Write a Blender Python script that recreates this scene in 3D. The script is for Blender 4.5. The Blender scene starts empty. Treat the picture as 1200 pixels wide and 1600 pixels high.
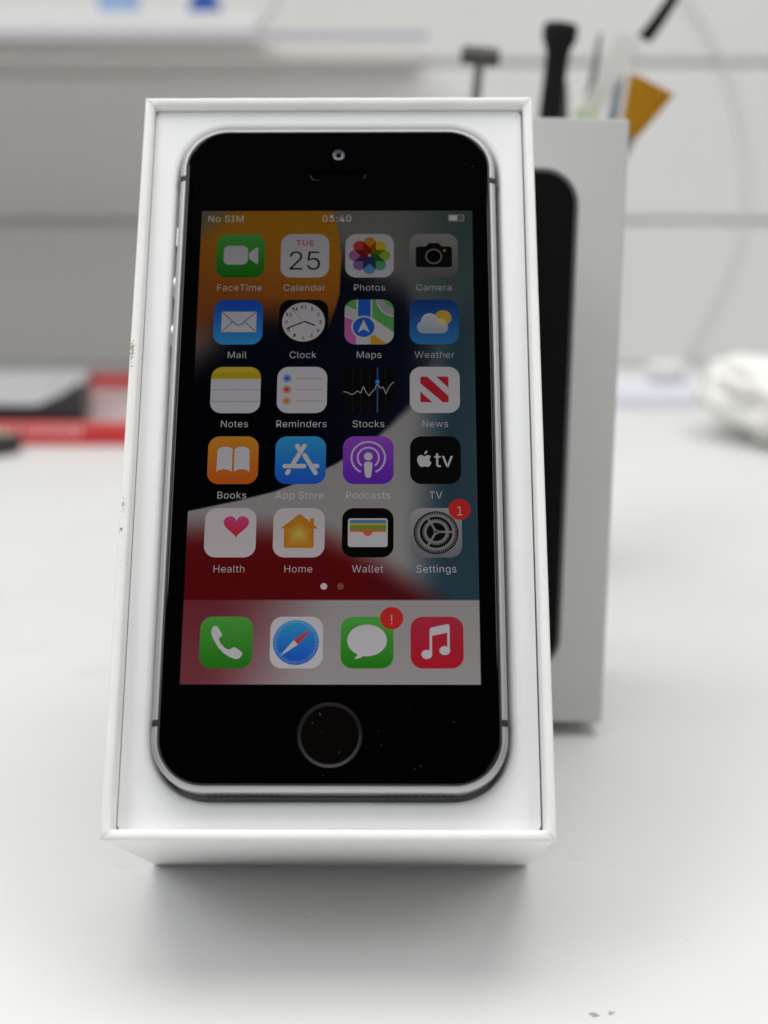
import bpy, bmesh, math, random, os
import numpy as np
from mathutils import Vector, Matrix
from mathutils.geometry import tessellate_polygon

random.seed(7)
rng = np.random.default_rng(7)
MM = 0.001
scene = bpy.context.scene
COL = scene.collection

# ------------------------------------------------------------------ camera
PITCH = math.radians(13.80)
CAM_H = 0.1340
FPX = 2247.2
cam_d = bpy.data.cameras.new("camera")
cam = bpy.data.objects.new("camera", cam_d)
COL.objects.link(cam)
cam_d.sensor_fit = 'VERTICAL'
cam_d.sensor_height = 36.0
cam_d.lens = FPX / 1600 * 36.0
cam_d.clip_start = 0.01
cam_d.clip_end = 20
cam.location = (0, 0, CAM_H)
cam.rotation_euler = (math.pi / 2 - PITCH, 0, 0)
cam_d.dof.use_dof = True
cam_d.dof.focus_distance = 0.249
cam_d.dof.aperture_fstop = 10.8
scene.camera = cam
CAMM = Matrix.Translation((0, 0, CAM_H)) @ Matrix.Rotation(math.pi / 2 - PITCH, 4, 'X')

# ------------------------------------------------------------------ world and lamps
w = bpy.data.worlds.new("World")
scene.world = w
w.use_nodes = True
nt = w.node_tree
bg = nt.nodes['Background']
geo = nt.nodes.new('ShaderNodeTexCoord')
sep = nt.nodes.new('ShaderNodeSeparateXYZ')
mr = nt.nodes.new('ShaderNodeMapRange')
mr.interpolation_type = 'SMOOTHSTEP'
mr.inputs[1].default_value = -0.55
mr.inputs[2].default_value = 0.25
mr.inputs[3].default_value = 0.012
mr.inputs[4].default_value = 1.0
cr = nt.nodes.new('ShaderNodeMixRGB')
cr.inputs[1].default_value = (0, 0, 0, 1)
cr.inputs[2].default_value = (0.94, 0.98, 1.0, 1)
nt.links.new(geo.outputs['Generated'], sep.inputs[0])
nt.links.new(sep.outputs[1], mr.inputs[0])
nt.links.new(mr.outputs[0], cr.inputs[0])
nt.links.new(cr.outputs[0], bg.inputs[0])
bg.inputs[1].default_value = 0.48


def area(name, loc, target, sx, sy, power, col=(1, 1, 1)):
    d = bpy.data.lights.new(name, 'AREA')
    d.shape = 'RECTANGLE'
    d.size, d.size_y = sx, sy
    d.energy = power
    d.color = col
    o = bpy.data.objects.new(name, d)
    COL.objects.link(o)
    o.location = loc
    o.rotation_euler = (Vector(target) - Vector(loc)).to_track_quat('-Z', 'Y').to_euler()
    return o


area("ceiling_panel_light", (-0.10, 0.37, 1.60), (-0.10, 0.37, 0), 1.9, 1.25, 25.0, (1.0, 0.985, 0.955))
area("front_fill_light", (0.35, -1.75, 0.78), (0.0, 0.35, 0.02), 2.6, 0.55, 4.5, (0.97, 0.985, 1.0))  # added fill behind the camera, no real window
area("right_fill_light", (1.05, -0.50, 1.30), (0.0, 0.30, 0.05), 0.9, 0.6, 5.2, (1.0, 0.99, 0.97))  # unseen fill added at right to soften the shadow under the box
area("left_fill_light", (-1.05, -0.50, 1.30), (0.0, 0.30, 0.05), 0.9, 0.6, 8.0, (0.93, 0.97, 1.0))  # unseen fill added at left, brightens table and wall

scene.view_settings.view_transform = 'Standard'
scene.view_settings.look = 'None'
scene.view_settings.exposure = 0.0
scene.view_settings.gamma = 1.0
scene.view_settings.use_curve_mapping = False
scene.cycles.max_bounces = 10
scene.cycles.diffuse_bounces = 5


# ------------------------------------------------------------------ small helpers
def s2l(c):
    c = np.asarray(c, float) / 255.0
    return np.where(c <= 0.04045, c / 12.92, ((c + 0.055) / 1.055) ** 2.4)


def px(x, y, Y):
    """world point on the photograph's ray (x, y) at ground distance Y (metres)"""
    d = CAMM.to_3x3() @ Vector(((x - 600) / FPX, -(y - 800) / FPX, -1))
    return Vector((0, 0, CAM_H)) + d * (Y / d.y)


def px_on(x, y, z=0.0):
    d = CAMM.to_3x3() @ Vector(((x - 600) / FPX, -(y - 800) / FPX, -1))
    return Vector((0, 0, CAM_H)) + d * ((z - CAM_H) / d.z)


def tag(o, label=None, cat=None, group=None, kind=None):
    if label: o['label'] = label
    if cat: o['category'] = cat
    if group: o['group'] = group
    if kind: o['kind'] = kind
    return o


def empty(name, mtx):
    o = bpy.data.objects.new(name, None)
    o.empty_display_size = 0.01
    COL.objects.link(o)
    o.matrix_world = mtx
    return o


class MB:
    def __init__(s):
        s.v, s.f, s.m, s.c = [], [], [], []

    def add(s, verts, faces, mi=0, cols=None):
        b = len(s.v)
        s.v += [tuple(p) for p in verts]
        if cols is None:
            cols = [(0, 0, 0)] * len(verts)
        s.c += [tuple(c) for c in cols]
        for f in faces:
            s.f.append([b + i for i in f])
            s.m.append(mi)

    def loft(s, rings, mi=0, cap0=False, cap1=False, closed=True):
        n = len(rings[0])
        vs = [p for r in rings for p in r]
        fs = []
        for k in range(len(rings) - 1):
            for i in range(n if closed else n - 1):
                j = (i + 1) % n
                fs.append([k * n + i, k * n + j, (k + 1) * n + j, (k + 1) * n + i])
        if cap0: fs.append(list(range(n))[::-1])
        if cap1: fs.append([(len(rings) - 1) * n + i for i in range(n)])
        s.add(vs, fs, mi)

    def box(s, a, b, mi=0):
        (x0, y0, z0), (x1, y1, z1) = a, b
        v = [(x0, y0, z0), (x1, y0, z0), (x1, y1, z0), (x0, y1, z0), (x0, y0, z1), (x1, y0, z1), (x1, y1, z1), (x0, y1, z1)]
        s.add(v, [[3, 2, 1, 0], [4, 5, 6, 7], [0, 1, 5, 4], [1, 2, 6, 5], [2, 3, 7, 6], [3, 0, 4, 7]], mi)

    def tube(s, pts, radii, n=16, mi=0, caps=True):
        pts = [Vector(p) for p in pts]
        if not hasattr(radii, '__len__'): radii = [radii] * len(pts)
        rings = []
        t = (pts[1] - pts[0]).normalized()
        up = Vector((0, 0, 1)) if abs(t.z) < .9 else Vector((1, 0, 0))
        a = t.cross(up).normalized()
        for i, p in enumerate(pts):
            t = (pts[min(i + 1, len(pts) - 1)] - pts[max(i - 1, 0)]).normalized()
            a = (a - t * a.dot(t)).normalized()
            b = t.cross(a)
            r = radii[i]
            rings.append([p + (a * math.cos(2 * math.pi * k / n) + b * math.sin(2 * math.pi * k / n)) * r for k in range(n)])
        s.loft(rings, mi, caps, caps)

    def tess(s, loops, mi=0, col=None):
        """flat polygon with holes; loops are lists of 3-D points"""
        tri = tessellate_polygon([[Vector(p) for p in l] for l in loops])
        vs = [p for l in loops for p in l]
        fs = []
        for t in tri:
            a, b, c = (Vector(vs[i]) for i in t)
            fs.append(list(t) if (b - a).cross(c - a).z >= 0 else list(t)[::-1])
        cols = None
        if col is not None:
            cols = [col(p) if callable(col) else col for p in vs]
        s.add(vs, fs, mi, cols)

    def build(s, name, mats, parent=None, smooth=False, sc=MM, color=False, bevel=0):
        me = bpy.data.meshes.new(name)
        me.from_pydata([(x * sc, y * sc, z * sc) for x, y, z in s.v], [], s.f)
        if not isinstance(mats, (list, tuple)): mats = [mats]
        for m in mats: me.materials.append(m)
        me.polygons.foreach_set('material_index', s.m)
        if color:
            at = me.color_attributes.new('col', 'FLOAT_COLOR', 'POINT')
            a = np.ones((len(s.v), 4), np.float32)
            a[:, :3] = s2l(np.array(s.c)) if len(s.c) else 0
            at.data.foreach_set('color', a.ravel())
        me.update()
        o = bpy.data.objects.new(name, me)
        COL.objects.link(o)
        if parent: o.parent = parent
        if smooth:
            me.polygons.foreach_set('use_smooth', [True] * len(me.polygons))
            try:
                me.set_sharp_from_angle(angle=math.radians(smooth if smooth > 1 else 35))
            except Exception:
                pass
        if bevel:
            md = o.modifiers.new('bevel', 'BEVEL')
            md.width = bevel * sc
            md.segments = 3
            md.limit_method = 'ANGLE'
        return o


def rr(x0, x1, y0, y1, r, z=0.0, n=10):
    """rounded rectangle, counter-clockwise"""
    out = []
    for cx, cy, a0 in ((x1 - r, y0 + r, -90), (x1 - r, y1 - r, 0), (x0 + r, y1 - r, 90), (x0 + r, y0 + r, 180)):
        for i in range(n + 1):
            a = math.radians(a0 + 90 * i / n)
            out.append((cx + r * math.cos(a), cy + r * math.sin(a), z))
    return out


def circ(cx, cy, r, z=0.0, n=48, ry=None):
    ry = ry or r
    return [(cx + r * math.cos(2 * math.pi * i / n), cy + ry * math.sin(2 * math.pi * i / n), z) for i in range(n)]


def mat(name, color, rough=0.5, metal=0.0, spec=0.5, var=0.0, vscale=200.0, bump=0.0, bscale=800.0, trans=0.0, coat=0.0):
    m = bpy.data.materials.new(name)
    m.use_nodes = True
    t = m.node_tree
    b = t.nodes['Principled BSDF']
    b.inputs['Base Color'].default_value = (*color, 1)
    b.inputs['Roughness'].default_value = rough
    b.inputs['Metallic'].default_value = metal
    b.inputs['Specular IOR Level'].default_value = spec
    b.inputs['Transmission Weight'].default_value = trans
    b.inputs['Coat Weight'].default_value = coat
    if var or bump:
        tc = t.nodes.new('ShaderNodeTexCoord')
    if var:
        nz = t.nodes.new('ShaderNodeTexNoise')
        nz.inputs['Scale'].default_value = vscale
        nz.inputs['Detail'].default_value = 5
        t.links.new(tc.outputs['Object'], nz.inputs['Vector'])
        hs = t.nodes.new('ShaderNodeMapRange')
        hs.inputs[1].default_value, hs.inputs[2].default_value = .3, .7
        hs.inputs[3].default_value, hs.inputs[4].default_value = 1 - var, 1.0
        t.links.new(nz.outputs[0], hs.inputs[0])
        mx = t.nodes.new('ShaderNodeMixRGB')
        mx.blend_type = 'MULTIPLY'
        mx.inputs[0].default_value = 1
        mx.inputs[1].default_value = (*color, 1)
        t.links.new(hs.outputs[0], mx.inputs[2])
        t.links.new(mx.outputs[0], b.inputs['Base Color'])
    if bump:
        n2 = t.nodes.new('ShaderNodeTexNoise')
        n2.inputs['Scale'].default_value = bscale
        n2.inputs['Detail'].default_value = 4
        t.links.new(tc.outputs['Object'], n2.inputs['Vector'])
        bp = t.nodes.new('ShaderNodeBump')
        bp.inputs['Strength'].default_value = bump
        bp.inputs['Distance'].default_value = 0.0002
        t.links.new(n2.outputs[0], bp.inputs['Height'])
        t.links.new(bp.outputs[0], b.inputs['Normal'])
    return m


def blots(m, spots, dark):
    """stains with a shape of their own: spots = (x, y, z, rx, ry, strength), object coordinates in metres"""
    t = m.node_tree
    b = t.nodes['Principled BSDF']
    src = b.inputs['Base Color'].links[0].from_socket if b.inputs['Base Color'].links else None
    tc = t.nodes.new('ShaderNodeTexCoord')
    nz = t.nodes.new('ShaderNodeTexNoise')
    nz.inputs['Scale'].default_value = 420
    nz.inputs['Detail'].default_value = 6
    t.links.new(tc.outputs['Object'], nz.inputs['Vector'])
    prev = src
    for (x, y, z, rx_, ry_, ang, st, ragged) in spots:
        mp = t.nodes.new('ShaderNodeMapping')
        mp.vector_type = 'TEXTURE'
        mp.inputs['Location'].default_value = (x, y, z)
        mp.inputs['Rotation'].default_value = (0, 0, ang)
        mp.inputs['Scale'].default_value = (rx_, ry_, 1)
        t.links.new(tc.outputs['Object'], mp.inputs['Vector'])
        ln = t.nodes.new('ShaderNodeVectorMath')
        ln.operation = 'LENGTH'
        t.links.new(mp.outputs[0], ln.inputs[0])
        f = t.nodes.new('ShaderNodeMapRange')
        f.interpolation_type = 'SMOOTHSTEP'
        f.inputs[1].default_value, f.inputs[2].default_value = 1.0, 0.35
        f.inputs[3].default_value, f.inputs[4].default_value = 0, 1
        t.links.new(ln.outputs['Value'], f.inputs[0])
        g = t.nodes.new('ShaderNodeMapRange')
        g.inputs[1].default_value, g.inputs[2].default_value = (.54, .6) if ragged else (.25, .6)
        t.links.new(nz.outputs[0], g.inputs[0])
        k = t.nodes.new('ShaderNodeMath')
        k.operation = 'MULTIPLY'
        t.links.new(f.outputs[0], k.inputs[0])
        t.links.new(g.outputs[0], k.inputs[1])
        k2 = t.nodes.new('ShaderNodeMath')
        k2.operation = 'MULTIPLY'
        k2.inputs[1].default_value = st
        t.links.new(k.outputs[0], k2.inputs[0])
        mx = t.nodes.new('ShaderNodeMixRGB')
        t.links.new(k2.outputs[0], mx.inputs[0])
        if prev: t.links.new(prev, mx.inputs[1])
        else: mx.inputs[1].default_value = b.inputs['Base Color'].default_value
        mx.inputs[2].default_value = (*dark, 1)
        prev = mx.outputs[0]
    t.links.new(prev, b.inputs['Base Color'])


M = {}
M['table'] = mat('table_laminate', (.735, .735, .728), .42, var=.035, vscale=14, bump=.3, bscale=1100)
blots(M['table'], [
    (*px_on(106, 841), .0022, .0030, 0, .14, False),
    (*px_on(150, 1048), .0095, .0032, .5, .13, False),
    (*px_on(210, 1010), .006, .0025, .5, .05, False),
    (*px_on(938, 1585), .0042, .0012, .1, .75, True),
    (*px_on(1075, 1463), .003, .002, .6, .12, True),
    (*px_on(900, 1338), .003, .003, .0, .10, True),
    (*px_on(195, 1350), .003, .003, .0, .10, True),
    (*px_on(478, 1433), .0008, .0008, .0, .25, False),
    (*px_on(60, 1010), .012, .004, .3, .06, False),
    (*px_on(985, 1350), .010, .005, -.3, .05, True),
    (*px_on(1110, 1250), .010, .006, -.3, .05, True),
], (.22, .20, .17))
M['wall'] = mat('wall_laminate', (.765, .765, .75), .45, var=.02, vscale=6)
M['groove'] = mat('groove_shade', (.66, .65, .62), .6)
M['paper'] = mat('white_box_paper', (.91, .91, .90), .38, var=.02, vscale=60, bump=.06, bscale=2500)
M['rim_paper'] = mat('worn_rim_paper', (.86, .855, .835), .45, var=.04, vscale=120, bump=.15, bscale=1800)
M['tray'] = mat('white_tray', (.85, .855, .86), .42, var=.012, vscale=90, bump=.05, bscale=3000)
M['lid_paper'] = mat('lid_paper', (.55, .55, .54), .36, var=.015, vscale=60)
M['print'] = mat('printed_black', (.0012, .0012, .0010), .55, spec=.12)
M['print_edge'] = mat('printed_grey', (.10, .10, .10), .35)
M['metal'] = mat('phone_aluminium', (.52, .518, .52), .44, metal=.9, bump=.05, bscale=6000)
M['metal_dark'] = mat('phone_aluminium_face', (.50, .50, .51), .38, metal=1.0)
M['gasket'] = mat('phone_gasket', (.018, .018, .017), .45)
M['glass'] = mat('black_glass', (.0008, .0008, .0012), .045, spec=.30)
M['band'] = mat('antenna_plastic', (.012, .012, .012), .5)
M['ring'] = mat('home_ring_steel', (.005, .0052, .007), .4, metal=.5)
M['sapphire'] = mat('home_button_black', (.0035, .002, .002), .06, spec=.22)
M['hole'] = mat('hole_black', (.002, .002, .002), .6, spec=.15)
M['lens_grey'] = mat('lens_grey', (.10, .10, .115), .3, metal=.5)
M['lens_dark'] = mat('lens_dark', (.004, .004, .012), .05, spec=.8)
M['slot'] = mat('earpiece_mesh', (.0012, .0012, .0012), .9, spec=0.0)
M['slot_glint'] = mat('earpiece_glint', (.05, .05, .05), .4)
M['dust'] = mat('dust_fleck', (.15, .15, .15), .8)
M['chip'] = mat('scuffed_board', (.42, .30, .15), .9)
M['chip_dark'] = mat('dirt_fleck', (.10, .075, .05), .9)


def screen_mat(name, k=1.0):
    m = bpy.data.materials.new(name)
    m.use_nodes = True
    t = m.node_tree
    b = t.nodes['Principled BSDF']
    b.inputs['Base Color'].default_value = (0, 0, 0, 1)
    b.inputs['Roughness'].default_value = .05
    b.inputs['Specular IOR Level'].default_value = .4
    a = t.nodes.new('ShaderNodeAttribute')
    a.attribute_name = 'col'
    t.links.new(a.outputs['Color'], b.inputs['Emission Color'])
    b.inputs['Emission Strength'].default_value = k
    return m


M['lcd'] = screen_mat('lit_screen', 1.0)

# ------------------------------------------------------------------ setting: table top, wall board
m = MB()
m.box((-900, -450, -28), (900, 946, 0))
tag(m.build('table_top', M['table'], bevel=2), 'white laminate work table with faint smudges', None, kind='structure')

WALL_Y = 950.0
m = MB()
prof = []
zs = [-260, -3, 94.5, 192.5, 290.5, 388.5, 486.5, 584.5]
for za, zb in zip(zs[:-1], zs[1:]):
    prof += [(WALL_Y + 1.2, za + 2.2), (WALL_Y, za + 3.4), (WALL_Y, zb - 3.4), (WALL_Y + 1.2, zb - 2.2), (WALL_Y + 5, zb - 2.2), (WALL_Y + 5, zb + 2.2)]
v0 = [(-1100, y, z) for y, z in prof]
v1 = [(1100, y, z) for y, z in prof]
n = len(prof)
for i in range(n - 1):
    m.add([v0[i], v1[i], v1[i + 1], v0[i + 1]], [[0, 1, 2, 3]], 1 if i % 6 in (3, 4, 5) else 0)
m.box((-1100, WALL_Y + 9.5, -260), (1100, WALL_Y + 18, 584))
wall = m.build('slat_wall', [M['wall'], M['groove']])
tag(wall, 'pale grey slatted wall board with horizontal grooves behind the table', 'wall', kind='structure')

# ------------------------------------------------------------------ pose of the reclined box base (fitted)
Rx, Ry, Rz = -.3134, -.0093, .0001
BASE = CAMM @ Matrix.Translation((-.0088038, .0135145, -.2519792)) @ (Matrix.Rotation(Rz, 4, 'Z') @ Matrix.Rotation(Ry, 4, 'Y') @ Matrix.Rotation(Rx, 4, 'X'))
# local frame: x right, y up along the box, z out of the screen; origin at the screen centre on the glass
BW, YT, YB, ZR, ZD = 36.63, 68.28, -69.57, .50, -53.03
OFF = Vector((0, YB, ZD))                     # the empty sits at the contact edge


def frame(off):
    return BASE @ Matrix.Translation(off * MM)


def shift(mb, off):
    mb.v = [(x - off.x, y - off.y, z - off.z) for x, y, z in mb.v]
    return mb


base = empty('phone_box', frame(OFF))
tag(base, 'open white cardboard box tray holding the lit phone, leaning back against its lid', 'box')
T = 1.75
# shell: outer walls and floor
m = MB()
g = .25
m.loft([rr(-BW + g, BW - g, YB + g, YT - g, .5, ZD, 3), rr(-BW, BW, YB, YT, .6, ZD + .3, 3), rr(-BW, BW, YB, YT, .6, ZR - 1.0, 3)], 0, True, False)
shift(m, OFF).build('box_shell', M['paper'], base, smooth=30)
# rim: wrapped board edge, rounded inside and out
m = MB()
k = []
for ins, z in ((0, ZR - 1.0), (0, ZR - .35), (.08, ZR - .14), (.28, ZR - .02), (.6, ZR), (T - .75, ZR - .06), (T - .35, ZR - .22), (T - .1, ZR - .5), (T, ZR - .9), (T, ZR - 9)):
    k.append([(x, y, z) for x, y in ((BW - ins, YB + ins), (BW - ins, YT - ins), (-BW + ins, YT - ins), (-BW + ins, YB + ins))])
sub = []
for ring in k:
    r2 = []
    for i in range(4):
        a, b = ring[i], ring[(i + 1) % 4]
        for q in range(40):
            t_ = q / 40
            jit = 0 if q == 0 else .035 * math.sin(q * 1.7 + i) + .02 * math.sin(q * .61 + 2 * i)
            r2.append(tuple(a[d] + (b[d] - a[d]) * t_ for d in range(2)) + (a[2] + (jit if ZR - .6 < a[2] else 0),))
    sub.append(r2)
m.loft(sub, 0)
rim_mb = m
# mitred corner creases with rubbed paper
M['crease'] = mat('rubbed_crease', (.60, .55, .42), .8)
for sx, yy, sy in ((-1, YB, 1), (1, YB, 1), (-1, YT, -1), (1, YT, -1)):
    m = MB()
    for d0, wdt in ((0, .16),):
        a = Vector((sx * (BW - .25), yy + sy * (.25 + d0), ZR + .012))
        b = Vector((sx * (BW - T + .3), yy + sy * (T - .3 + d0), ZR + .03))
        dirv = (b - a).normalized()
        nrm = Vector((-dirv.y, dirv.x, 0)) * wdt / 2
        pts = [a - nrm * .5, a + nrm * .5, (a + b) / 2 + nrm + Vector((0, 0, .07)), b + nrm * .4, b - nrm * .4, (a + b) / 2 - nrm + Vector((0, 0, .07))]
        m.add(pts, [[0, 1, 2, 5], [5, 2, 3, 4]])
    shift(m, OFF).build('corner_crease', M['crease'], base)
# wear flecks along the long rims
m = rim_mb


def fleck(mb, x, y, z, r, mi, n=6):
    pts = []
    for i in range(n):
        a = 2 * math.pi * i / n
        q = r * random.uniform(.5, 1.2)
        pts.append((x + q * math.cos(a) * .7, y + q * math.sin(a), z))
    mb.add(pts, [list(range(n))], mi)


for (yc, ys, cnt, rad, mi, x0) in ((16.0, 2.0, 30, .19, 0, -BW + .38), (15.4, 1.5, 16, .11, 1, -BW + .55), (-17.3, 1.2, 12, .13, 1, -BW + .5), (-13.5, 2.6, 12, .12, 1, -BW + .55),
                                   (-22, 3, 5, .06, 1, -BW + .6), (22, 6, 6, .06, 1, -BW + .7)):
    for _ in range(cnt):
        fleck(m, x0 + random.gauss(0, .16), yc + random.gauss(0, ys * .6), ZR + .045 + random.random() * .01, rad * random.uniform(.6, 1.2), mi + 1)
for _ in range(16):
    fleck(m, BW - random.uniform(.5, 1.2), random.uniform(-64, 5), ZR + .05, random.uniform(.04, .09), 2)
for _ in range(8):
    fleck(m, random.uniform(-30, 32), YB + random.uniform(.5, 1.2), ZR + .05, random.uniform(.03, .08), 2)
shift(m, OFF).build('box_rim', [M['rim_paper'], M['chip'], M['chip_dark']], base, smooth=40)
# tray with the phone-shaped cavity
ZT = -1.4
CX0, CX1, CY0, CY1 = -29.95, 30.05, -62.95, 62.6
m = MB()
tx0, tx1, ty0, ty1 = -BW + T + .18, BW - T - .32, YB + T + .12, YT - T - .15
rings = []
for e, dz in ((1.15, 0), (.75, -.06), (.4, -.24), (.15, -.55), (0, -1.1), (-.2, -2.6), (-.42, -3.6), (-.42, -7.2)):
    rings.append(rr(CX0 - e, CX1 + e, CY0 - e, CY1 + e, 9.6 + e, ZT + dz, 12))
m.loft(rings[::-1], 0, True, False)
outer = rr(tx0, tx1, ty0, ty1, 1.2, ZT, 6)
m.tess([outer, rings[0]], 0)
m.loft([rr(tx0 - .1, tx1 + .1, ty0 - .1, ty1 + .1, 1.2, ZT - 7, 6), rr(tx0 - .1, tx1 + .1, ty0 - .1, ty1 + .1, 1.2, ZT - .25, 6), outer], 0)
m.v = [(x, y, z - 2.5 * (65.0 - y) / 133.0) for x, y, z in m.v]      # the insert sits deeper at its lower end
tray = shift(m, OFF).build('phone_tray', M['tray'], base, smooth=40)

# ------------------------------------------------------------------ the phone
POFF = Vector((0, -61.9, -7.6))
phone = empty('smartphone', frame(POFF))
tag(phone, 'black faced smartphone with a lit home screen of app icons and a round home button', 'smartphone')
PX, PY = 29.3, 61.9


def prr(ins, z, r=8.8, n=14):
    it = ins if ins <= .62 else .62 + (ins - .62) * .55
    return rr(-PX + ins, PX - ins, -PY + ins, PY - it, max(r - ins, .5), z, n)


m = MB()
m.loft([prr(.55, -7.6), prr(0, -7.1), prr(0, -.62)], 0, True, False)
m.loft([prr(0, -.62), prr(.06, -.5), prr(.62, -.06), prr(.70, -.03), prr(.98, -.03), prr(1.0, -.6)], 0)
shift(m, POFF).build('phone_body', M['metal'], phone, smooth=20)
m = MB()
m.loft([prr(1.0, -.3), prr(1.02, -.06), prr(1.1, -.02), prr(1.34, -.02), prr(1.36, -.3)], 0)
shift(m, POFF).build('glass_gasket', M['gasket'], phone, smooth=30)
# cover glass with openings
HB = (0.05, -52.6)
m = MB()
home = circ(*HB, 5.36, 0, 96)
ear = rr(-5.15, 5.35, 50.62, 52.75, 1.06, 0, 8)
camc = circ(.14, 56.08, 1.12, 0, 40)
top = prr(1.62, 0)
m.tess([top, home, ear, camc])
m.loft([prr(1.4, -.5), prr(1.4, -.16), prr(1.46, -.05), top], 0)
glass_mb = m
# home button: ring sloping inward, then a flat disc
m = MB()
m.loft([circ(*HB, 5.36, 0, 96), circ(*HB, 5.30, -.02, 96), circ(*HB, 5.25, -.09, 96), circ(*HB, 4.84, -.30, 96), circ(*HB, 4.80, -.30, 96)], 0)
hr = shift(m, POFF).build('home_button_ring', M['ring'], phone, smooth=50)
m = MB()
m.loft([circ(*HB, 4.80, -.5, 96), circ(*HB, 4.80, -.31, 96), circ(*HB, 4.74, -.27, 96), circ(*HB, 4.66, -.265, 96)], 0, False, True)
shift(m, POFF).build('home_button', M['sapphire'], phone, smooth=30)
# earpiece
m = MB()
m.loft([rr(-5.15, 5.35, 50.62, 52.75, 1.06, 0, 8), rr(-5.10, 5.30, 50.67, 52.70, 1.0, -.05, 8), rr(-5.0, 5.2, 50.75, 52.62, .92, -.35, 8)][::-1], 0, True)
for pts_ in ([(-5.02, 51.75), (-4.95, 51.3), (-4.7, 50.95), (-4.3, 50.76), (-3.4, 50.70)], [(5.12, 52.0), (5.2, 51.6), (5.1, 51.3), (4.9, 51.05)]):
    m.tube([(x, y, -.02) for x, y in pts_], [.015, .035, .045, .03, .012][:len(pts_)], 8, 1)  # thin pale arcs paint a glint on the slot edge
shift(m, POFF).build('earpiece_slot', [M['slot'], M['slot_glint']], phone, smooth=40)
# front camera
m = MB()
cc = (.14, 56.08)
m.loft([circ(*cc, 1.12, 0, 40), circ(*cc, 1.06, -.04, 40), circ(*cc, .50, -.30, 40)][::-1], 0)
m.add(circ(*cc, .52, -.28, 40), [list(range(40))], 1)
shift(m, POFF).build('front_camera', [M['lens_grey'], M['lens_dark']], phone, smooth=50)
# side controls and antenna bands
SIDE = [(29.33, -5.2), (29.33, -.63), (29.28, -.49), (28.70, -.03), (28.62, .004), (28.3, .004)]
for sx, yc in ((-1, -50.7), (1, -50.65), (-1, 51.2), (1, 50.6)):
    m = MB()
    r0 = [(sx * x, yc - .55, z) for x, z in SIDE]
    r1 = [(sx * x, yc + .55, z) for x, z in SIDE]
    m.loft([r0, r1], 0, closed=False)
    shift(m, POFF).build('antenna_band', M['band'], phone)
m = MB()
m.loft([[(x, y, z) for x, y, z in ((-PX - .02, 38.3, -4.9), (-PX - .02, 42.3, -4.9), (-PX - .02, 42.3, -2.4), (-PX - .02, 38.3, -2.4))],
        [(x, y, z) for x, y, z in ((-PX - .6, 38.4, -4.8), (-PX - .6, 42.2, -4.8), (-PX - .6, 42.2, -2.5), (-PX - .6, 38.4, -2.5))]], 0, False, True)
shift(m, POFF).build('mute_switch', M['metal'], phone, bevel=.1)
for yc in (29.9, 20.3):
    m = MB()
    rings = []
    for x, r in ((-PX + .1, 2.6), (-PX - .42, 2.6), (-PX - .55, 2.45)):
        rings.append([(x, yc + r * math.cos(2 * math.pi * i / 32), -3.7 + r * math.sin(2 * math.pi * i / 32)) for i in range(32)])
    m.loft(rings, 0, False, True)
    shift(m, POFF).build('volume_button', M['metal'], phone, smooth=30)
m = MB()
for i in range(13):
    for s in (-1, 1):
        cx = s * (8.5 + i * 1.15)
        if abs(cx) > 21: continue
        pts = [(cx + .42 * math.cos(2 * math.pi * k / 12), -PY - .015, -3.6 + .42 * math.sin(2 * math.pi * k / 12)) for k in range(12)]
        m.add(pts, [list(range(12))])
shift(m, POFF).build('speaker_grille', M['hole'], phone)

# ------------------------------------------------------------------ the lit screen
SW, SH = 24.95, 44.25
PT = 49.9 / 320.0


def view_falloff(v):
    """viewing-angle dimming of the LCD, painted into the screen colours"""
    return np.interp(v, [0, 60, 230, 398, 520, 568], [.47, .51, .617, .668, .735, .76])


def ss(a, b, x):
    t_ = np.clip((x - a) / (b - a), 0, 1)
    return t_ * t_ * (3 - 2 * t_)


def mixc(a, b, t_):
    return a + (b - a) * t_[..., None]


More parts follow.
